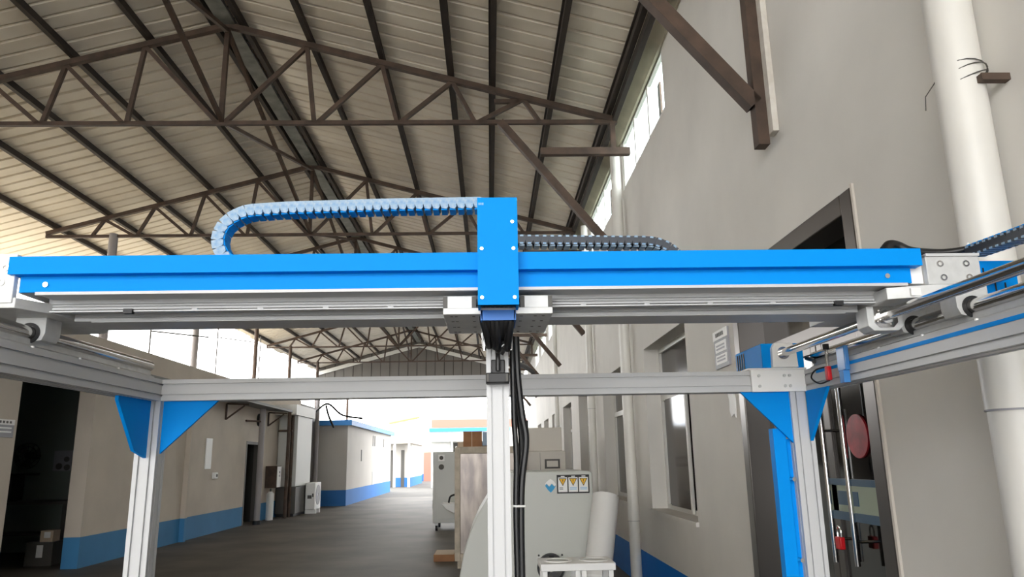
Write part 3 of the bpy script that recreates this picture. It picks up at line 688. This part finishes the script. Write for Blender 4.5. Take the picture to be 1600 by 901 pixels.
def chain(label, pts, pitch, h_, wd, ms, mb_, flip=False):
    c0 = pts[0]; root = thing('cable_chain', c0, label, 'cable chain', 'cable drag chains')
    a, b = link_meshes(pitch, h_, wd, ms, mb_, 'chain_link')
    for p, t in resample(pts, pitch):
        X = t; Y = Vector((0, 1, 0)) if abs(t.y) < .8 else Vector((-1, 0, 0)); Z = X.cross(Y).normalized(); Y = Z.cross(X).normalized()
        if flip: Z = -Z; Y = -Y
        R_ = Matrix((X, Y, Z)).transposed().to_euler()
        k = piece(a, 'chain_link', root, p, R_)
        c = bpy.data.objects.new('crossbar', b); col.objects.link(c); c.parent = k
        for tm in link_meshes.tab:
            c = bpy.data.objects.new('link_tab', tm); col.objects.link(c); c.parent = k
    return root
def arc(cx, cz, a, b, q0, q1, y, n=24):
    return [(cx+a*math.cos(q0+(q1-q0)*i/n), y, cz+b*math.sin(q0+(q1-q0)*i/n)) for i in range(n+1)]
Yc = 2.2
p1 = [(-.03, Yc, 2.277), (-.3, Yc, 2.274), (-.62, Yc, 2.266)]+arc(-.70, 2.168, .118, .093, math.pi*.56, math.pi*1.5, Yc)+[(-.4, Yc, 2.075), (-.1, Yc, 2.075)]
chain('pale blue cable chain looping left from the top of the blue box', p1, .0258, .037, .06, M['chain'], G, flip=True)
Yd = 2.43
p2 = [(.09, Yd, 2.226), (.40, Yd, 2.220)]+arc(.53, 2.125, .13, .093, math.pi*.5, -math.pi*.5, Yd)+[(.3, Yd, 2.03), (0, Yd, 2.03)]
chain('dark grey and blue cable chain curving right behind the blue bridge', p2, .026, .034, .06, M['chain_dk'], M['chain'])
p3 = [(1.47, 2.10, 2.088), (1.47, 1.9, 2.078), (1.47, 1.6, 2.065), (1.47, .4, 2.02)]
chain('black cable chain running toward the viewer above the right beam', p3, .026, .034, .055, M['chain_dk'], G)
ty = MB(); ty.box(1.43, 1.51, .35, 2.08, 1.985, 1.992)
for y in (.6, 1.6): ty.box(1.44, 1.47, y-.02, y+.02, 1.78, 1.985); ty.box(1.305, 1.47, y-.02, y+.02, 1.772, 1.78)
tag(ty.build('chain_tray', M['blue_dk']), 'narrow blue tray carrying the chain at right edge', 'tray')
hs = MB().tube(bezier([(1.252, 2.2, 2.118), (1.266, 2.2, 2.134), (1.29, 2.2, 2.132), (1.33, 2.19, 2.112), (1.42, 2.17, 2.102), (1.50, 2.13, 2.108)], 8), .021, 16, r2=.010).build('air_hose', M['rubber']); tag(hs, 'short fat black hose lying over the right end of the bridge', 'hose')
wr = T('hose_tie', M['white'], hs, [(1.47, 2.13, 2.12), (1.46, 2.125, 2.108), (1.475, 2.125, 2.09)], .003, 6)

# ================================================================== MID GROUND (right)
mp = thing('machine_housing', (.35, 8.6, 0), 'large grey machine housing with curved side and three warning labels', 'machine')
out = [(1.075, .06), (1.075, 1.345), (1.05, 1.37), (.23, 1.376), (.12, 1.30), (.03, 1.20), (-.042, 1.10), (-.13, .96), (-.21, .79), (-.28, .58), (-.322, .35), (-.35, .06)]
MB().prism(out, 'y', 8.0, 9.3).build('housing_body', M['machine'], mp, .01)
B('plinth', M['greyd'], mp, -.3, 1.03, 8.05, 9.25, 0, .06)
lb = B('label_board', M['black'], mp, .698, 1.04, 7.992, 8.0, 1.147, 1.336)
for k in range(3):
    x = .712+k*.109; cdp = B('label_card', M['white'], lb, x, x+.096, 7.988, 7.992, 1.162, 1.31)
    MB().prism([(x+.006, 1.30), (x+.09, 1.30), (x+.048, 1.222)], 'y', 7.985, 7.988).build('warning_triangle', M['black'], lb)
    MB().prism([(x+.016, 1.294), (x+.08, 1.294), (x+.048, 1.234)], 'y', 7.983, 7.985).build('warning_triangle', M['yellow'], lb)
    ex = MB(); ex.prism([(x+.043, 1.289), (x+.053, 1.289), (x+.049, 1.262), (x+.047, 1.262)], 'y', 7.981, 7.983); ex.box(x+.045, x+.051, 7.981, 7.983, 1.249, 1.256); ex.build('exclamation_mark', M['black'], lb)
    for z in (1.205, 1.19): MB().box(x+.012, x+(.05 if k == 0 else .084), 7.986, 7.988, z-.005, z+.005).build('lettering', M['grey'] if k == 0 else M['ltblue'], lb)
    MB().box(x+.03, x+.07, 7.988, 7.992, 1.315, 1.325).build('lettering', M['white'], lb)
# emblem: rounded diamond, pale crest above a blue wave
wave = [(.576+i*.0055, 1.238+.012*math.sin(i*.62)) for i in range(21)]
MB().prism(wave+[(.686, 1.246), (.665, 1.275), (.632, 1.298), (.60, 1.275), (.576, 1.25)], 'y', 7.994, 8.0).build('emblem_crest', M['white'], mp)
MB().prism([(p[0], p[1]-.006) for p in wave]+[(.684, 1.222), (.66, 1.185), (.632, 1.158), (.604, 1.185), (.578, 1.222)], 'y', 7.994, 8.0).build('emblem_wave', M['logo'], mp)
fg = thing('axial_fan', (.61, 7.96, .27), 'round black axial fan on the lower front of the grey machine', 'fan'); fg.location = (.61, 7.97, .28)
MB().ring((.61, 7.93, .42), 'y', .125, .14, .07, 32).build('fan_ring', M['black'], fg)
MB().tube([(.61, 7.995, .42), (.61, 7.999, .42)], .125, 32).build('fan_back', M['greyd'], fg)
for k in range(5):
    q = 2*math.pi*k/5; MB().bar((.61+.03*math.cos(q), 7.97, .42+.03*math.sin(q)), (.61+.12*math.cos(q+.25), 7.96, .42+.12*math.sin(q+.25)), .05, .006, (0, 1, 0)).build('blade', M['black'], fg)
T('hub', M['alu_dk'], fg, [(.61, 7.935, .42), (.61, 7.995, .42)], .035, 18)
for (dx, dz) in ((-.12, .12), (.12, .12)): T('mount_screw', M['black'], fg, [(.61+dx*1.0, 7.985, .42+dz), (.61+dx, 8.0, .42+dz)], .01, 8)

ts = thing('tray_stand', (.56, 5.15, 0), 'white metal stand with two round holes in its top', 'stand')
tp_ = MB(); tp_.box(.318, .80, 5.0, 5.32, .80, .845); tpo = tp_.build('stand_top', M['white_pc'], ts, .004)
for x in (.44, .68):
    MB().ring((x, 5.16, .845), 'z', .075, .095, .006, 32).build('hole_rim', M['white'], tpo); MB().tube([(x, 5.16, .8445), (x, 5.16, .846)], .076, 32).build('hole_cup', M['alu_dk'], tpo)
for x in (.33, .54, .58, .755):
    for y in (5.01, 5.28): B('leg', M['white_pc'], ts, x, x+.03, y, y+.03, 0, .80)
B('brace', M['white_pc'], ts, .33, .785, 5.02, 5.03, .3, .33)

fr = thing('foam_roll', (.95, 7.45, 0), 'white foam roll leaning against the grey machine beside the wall', 'roll')
a0, a1 = Vector((.95, 7.45, .02)), Vector((1.185, 7.84, 1.12)); MB().tube([a0, a1], .135, 36).build('roll_body', M['foam'], fr)
dd = (a1-a0).normalized(); T('core', M['kraft'], fr, [a1-dd*.02, a1+dd*.002], .04, 20)
MB().tube([a0+(a1-a0)*.3, a0+(a1-a0)*.32], .1365, 36).build('tape_band', M['white'], fr)

# crate, boxes
cr = thing('wrapped_crate', (0, 11.6, 0), 'tall film-wrapped metal crate with pale wooden edges behind the column', 'crate')
B('crate_body', M['wrap'], cr, -.46, .45, 11.23, 12.2, .12, 1.62, .01)
for (x0, x1, y0, y1, z0, z1) in ((-.52, -.44, 11.18, 11.25, .1, 1.68), (.42, .5, 11.18, 11.25, .1, 1.68), (-.52, -.44, 12.15, 12.25, .1, 1.68), (-.44, .42, 11.19, 11.25, 1.6, 1.68), (-.52, -.44, 11.25, 12.15, 1.6, 1.68), (-.44, .42, 11.19, 11.25, .1, .2)): B('edge_batten', M['wood'], cr, x0, x1, y0, y1, z0, z1, .006)
B('crate_lid', M['wood'], cr, -.5, .48, 11.2, 12.2, 1.68, 1.70)
for x in (-.48, -.03, .4): B('skid', M['wood'], cr, x, x+.1, 11.2, 12.2, 0, .1)
bb = thing('brown_carton', (-.1, 11.6, 1.70), 'brown carton with a blue end on top of the wrapped crate', 'carton')
B('carton_body', M['card'], bb, -.40, -.12, 11.4, 11.9, 1.70, 1.93); B('blue_end', M['film_blue'], bb, -.11, .0, 11.4, 11.9, 1.72, 1.92); B('carton_edge', M['card'], bb, .0, .2, 11.4, 11.9, 1.70, 1.93); B('flap_seam', M['kraft'], bb, -.275, -.265, 11.395, 11.4, 1.70, 1.93)
cc = thing('cream_carton', (-.42, 11.9, 1.7), 'small cream box beside the brown carton on the crate', 'box')
B('carton_body', M['kraft'], cc, -.5, -.405, 11.75, 12.1, 1.70, 1.79); B('lid_edge', M['white'], cc, -.502, -.403, 11.748, 12.1, 1.78, 1.795)
fc = thing('flat_carton', (-.72, 12.2, 0), 'flat brown carton lying on the concrete floor beside the crate', 'carton')
B('carton_body', M['card'], fc, -.88, -.56, 12.0, 12.6, 0, .10); B('carton_top', M['kraft'], fc, -.87, -.57, 12.01, 12.59, .10, .106)

gc = thing('grey_cabinet', (-1.0, 17.5, 0), 'tall pale grey cabinet on castors in the middle distance', 'cabinet')
B('cabinet_body', M['cabinet'], gc, -1.28, -.55, 17.1, 18.3, .17, 1.70, .01)
B('door', M['cabinet'], gc, -1.2, -.6, 17.085, 17.1, .25, 1.66, .005)
B('gauge', M['white'], gc, -1.16, -1.02, 17.07, 17.085, 1.5, 1.64); MB().tube([(-1.09, 17.075, 1.57), (-1.09, 17.06, 1.57)], .045, 18).build('gauge_dial', M['greyd'], gc); MB().tube([(-1.09, 17.085, 1.37), (-1.09, 17.06, 1.37)], .06, 18).build('knob', M['greyd'], gc)
B('side_grip', M['black'], gc, -1.30, -1.28, 17.3, 17.45, .45, .65)
for x in (-1.2, -.65):
    for y in (17.2, 18.15):
        c_ = T('castor', M['black'], gc, [(x-.025, y, .06), (x+.025, y, .06)], .06, 16); B('castor_fork', M['alu_dk'], c_, x-.035, x+.035, y-.03, y+.03, .06, .17)
ch_ = thing('discharge_chute', (-.7, 16.5, .3), 'white scoop-shaped chute in front of the grey cabinet', 'chute')
MB().prism([(-1.05, .62), (-.5, .60), (-.5, .40), (-.75, .40), (-.95, .5)], 'y', 16.4, 17.0).build('scoop', M['white_pc'], ch_, .01)
T('handle', M['black'], ch_, bezier([(-.9, 16.6, .62), (-.85, 16.6, .76), (-.65, 16.6, .78), (-.6, 16.6, .61)], 6), .02, 8)
B('stand', M['white_pc'], ch_, -.72, -.55, 16.5, 16.9, .0, .40)

bc = thing('control_cabinet', (.75, 12.0, 0), 'beige control cabinet with a small screen behind the grey machine', 'cabinet')
B('cabinet_body', M['beige'], bc, .55, 1.15, 11.5, 12.4, 0, 1.62, .01); B('upper_box', M['beige'], bc, .55, 1.12, 11.7, 12.4, 1.62, 1.98, .01)
sc_ = B('screen_frame', M['greyd'], bc, .83, 1.06, 11.48, 11.5, 1.36, 1.50); B('screen', M['beige'], sc_, .86, 1.03, 11.475, 11.48, 1.385, 1.475)
B('door_seam', M['greyd'], bc, .76, .765, 11.497, 11.5, .1, 1.6)
lp = T('signal_lamp', M['black'], bc, [(.575, 11.75, 1.98), (.575, 11.75, 2.1)], .03, 12)

# ================================================================== LEFT FAR EQUIPMENT
en = thing('equipment_enclosure', (-6.0, 23.2, .85), 'tall pale enclosure panel hung on the left wall past the small door', 'enclosure')
B('enclosure_panel', M['cabinet'], en, -6.28, -5.72, 22.6, 24.4, .85, 2.90, .01)
for y in (22.2, 22.6): T('support_tube', M['truss'], en, [(-5.85, y-.1, .0), (-5.85, y-.1, 3.0)], .05, 10)
T('support_tie', M['truss'], en, [(-6.2, 22.3, 2.45), (-5.8, 22.3, 2.45)], .03, 8); B('top_cap', M['cabinet'], en, -6.28, -5.65, 22.1, 24.5, 2.90, 3.2)
lc = thing('floor_cabinet', (-5.95, 23.2, 0), 'dark grey floor cabinet below the tall pale enclosure', 'cabinet')
B('cabinet_body', M['greyd'], lc, -6.28, -5.7, 22.6, 24.1, .08, .84, .01); B('plinth', M['black'], lc, -6.25, -5.75, 22.65, 24.05, 0, .08); B('door_seam', M['black'], lc, -6.0, -5.99, 22.59, 22.6, .1, .82)
ac = thing('outdoor_unit', (-5.5, 24.3, 0), 'white outdoor air unit on feet beside the dark floor cabinet', 'air conditioner')
B('unit_case', M['white_pc'], ac, -5.68, -5.38, 23.7, 24.5, .12, .92, .02); MB().ring((-5.38, 24.1, .55), 'x', .05, .3, .01, 28).build('fan_grille', M['grey'], ac)
for y in (23.8, 24.3): B('foot', M['white_pc'], ac, -5.7, -5.36, y, y+.08, 0, .12)
B('pipe_valve', M['greyd'], ac, -5.6, -5.48, 23.66, 23.7, .45, .55); B('pipe_valve', M['greyd'], ac, -5.46, -5.42, 23.66, 23.7, .5, .6)
eb = thing('electric_box', (-6.1, 21.9, .85), 'brown electrical box with white front on the left wall', 'electrical box')
B('box', M['truss'], eb, -6.3, -5.98, 21.55, 21.95, .85, 1.45, .008); B('cover', M['white'], eb, -5.98, -5.96, 21.57, 21.93, .87, 1.43); 
for z in (1.15, 1.25): B('label', M['grey'], eb, -5.96, -5.955, 21.7, 21.8, z, z+.05)
gs = thing('gas_cylinder', (-6.1, 21.6, 0), 'white gas cylinder standing under the brown electrical box', 'cylinder')
T('cylinder_body', M['white_pc'], gs, [(-6.1, 21.45, 0), (-6.1, 21.45, .7)], .1, 20); MB().tube([(-6.1, 21.45, .7), (-6.1, 21.45, .76)], .1, 20, r2=.04).build('shoulder', M['white_pc'], gs); T('valve', M['greyd'], gs, [(-6.1, 21.45, .76), (-6.1, 21.45, .84)], .025, 10)
wf = thing('vent_fan', (-6.25, 20.7, 2.6), 'small black round vent fan high on wall above the small door', 'fan')
MB().ring((-6.3, 20.65, 2.68), 'x', .13, .17, .12, 24).build('rim', M['black'], wf); MB().tube([(-6.3, 20.65, 2.68), (-6.28, 20.65, 2.68)], .13, 24).build('blades', M['greyd'], wf)

# small outbuilding with the blue roof edge
ob = thing('outbuilding', (-5.8, 33.5, 0), 'white outbuilding with blue dado and blue roof edge', 'building')
MB().box(-8.4, -5.18, 27.65, 39.7, 0, 2.85).build('walls', M['wallw'], ob)
B('roof_slab', M['canopy'], ob, -8.6, -5.05, 27.5, 39.8, 2.85, 2.98)
B('roof_edge', M['roofblue'], ob, -8.6, -5.0, 27.42, 27.5, 2.83, 3.02); B('roof_edge', M['roofblue'], ob, -5.05, -5.0, 27.5, 39.8, 2.83, 3.02)
for (y, z0, z1) in ((30.6, 1.55, 2.0), (33.6, 2.2, 2.65), (34.1, 2.2, 2.65), (37.0, 2.2, 2.6)):
    f_ = B('vent_slit', M['greyd'], ob, -5.19, -5.165, y, y+.16, z0, z1)
for (y, z0, z1) in ((33.6, .55, 1.1), (37.2, .55, 1.2)): B('panel', M['cabinet'], ob, -5.19, -5.165, y, y+.5, z0, z1)
gp = MB().box(-9.0, -6.3, 25.25, 27.4, 0, 3.46).build('shade_gap_block', M['greyd']); tag(gp, 'dark block added in the shaded gap between left wall and outbuilding', 'building')  # added block stands in for a shaded gap and blocks sky light
# far row with dark doorways
fr_ = thing('far_annex', (-5.8, 47.5, 0), 'white annex with two dark doorways beyond the outbuilding', 'building')
B('walls', M['wallw'], fr_, -9, -4.9, 47.2, 55, 0, 2.6); B('roof_slab', M['beige'], fr_, -9, -4.7, 46.4, 55, 2.6, 2.95)
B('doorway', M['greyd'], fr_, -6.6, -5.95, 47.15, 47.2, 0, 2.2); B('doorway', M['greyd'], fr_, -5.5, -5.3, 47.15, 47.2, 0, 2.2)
for x in (-5.9, -5.02): B('pillar', M['trimwhite'], fr_, x, x+.14, 46.5, 46.65, 0, 2.6)
fw = thing('far_hall', (0, 60, 0), 'big white far hall with salmon roof band closing the yard', 'building')
B('walls', M['wallw'], fw, -8, 9, 60, 70, 0, 5.4); B('roof_band', M['pink'], fw, -4.6, 9, 59.9, 60, 4.1, 4.7); B('doorway', M['pink'], fw, -5.2, -3.9, 59.8, 60, 0, 2.2)
bh = thing('blue_roof_shed', (-1.5, 45, 0), 'open shed with pale blue roof edge beyond the grey cabinet', 'shed')
B('roof_edge', M['roofblue'], bh, -3.5, 1.2, 43.6, 48, 3.15, 3.35); B('fascia', M['trimwhite'], bh, -3.45, 1.2, 43.7, 48, 2.6, 3.15); B('back_wall', M['greyd'], bh, -3.2, 1.2, 47.5, 48, 0, 2.6); B('side_wall', M['cabinet'], bh, -3.4, -2.3, 44, 44.2, 0, 2.6)
T('pillar', M['trimwhite'], bh, [(-2.2, 43.9, 0), (-2.2, 43.9, 2.6)], .07); T('tube_lamp', M['white'], bh, [(-2.0, 45.0, 2.3), (-1.95, 45.5, 2.0)], .06)
T('ledge_pipe', M['olive'], fw, [(-8.0, 59.9, 4.55), (-5.6, 59.9, 5.0)], .11)
# overhead cables near the outbuilding
for i, pts in enumerate(([(-6.1, 24.4, 3.24), (-5.9, 25.2, 3.14), (-5.6, 26, 3.5), (-5.2, 26.6, 3.15), (-4.6, 27.2, 3.05)], [(-5.65, 26.0, 3.45), (-5.55, 26.0, 3.1), (-5.4, 26.2, 2.7)])):
    tag(MB().tube(bezier(pts, 8), .035, 8).build('overhead_cable', M['rubber']), ('sagging black cable strung from enclosure past the slim post', 'short black cable dropping beside the slim post')[i], 'cable')
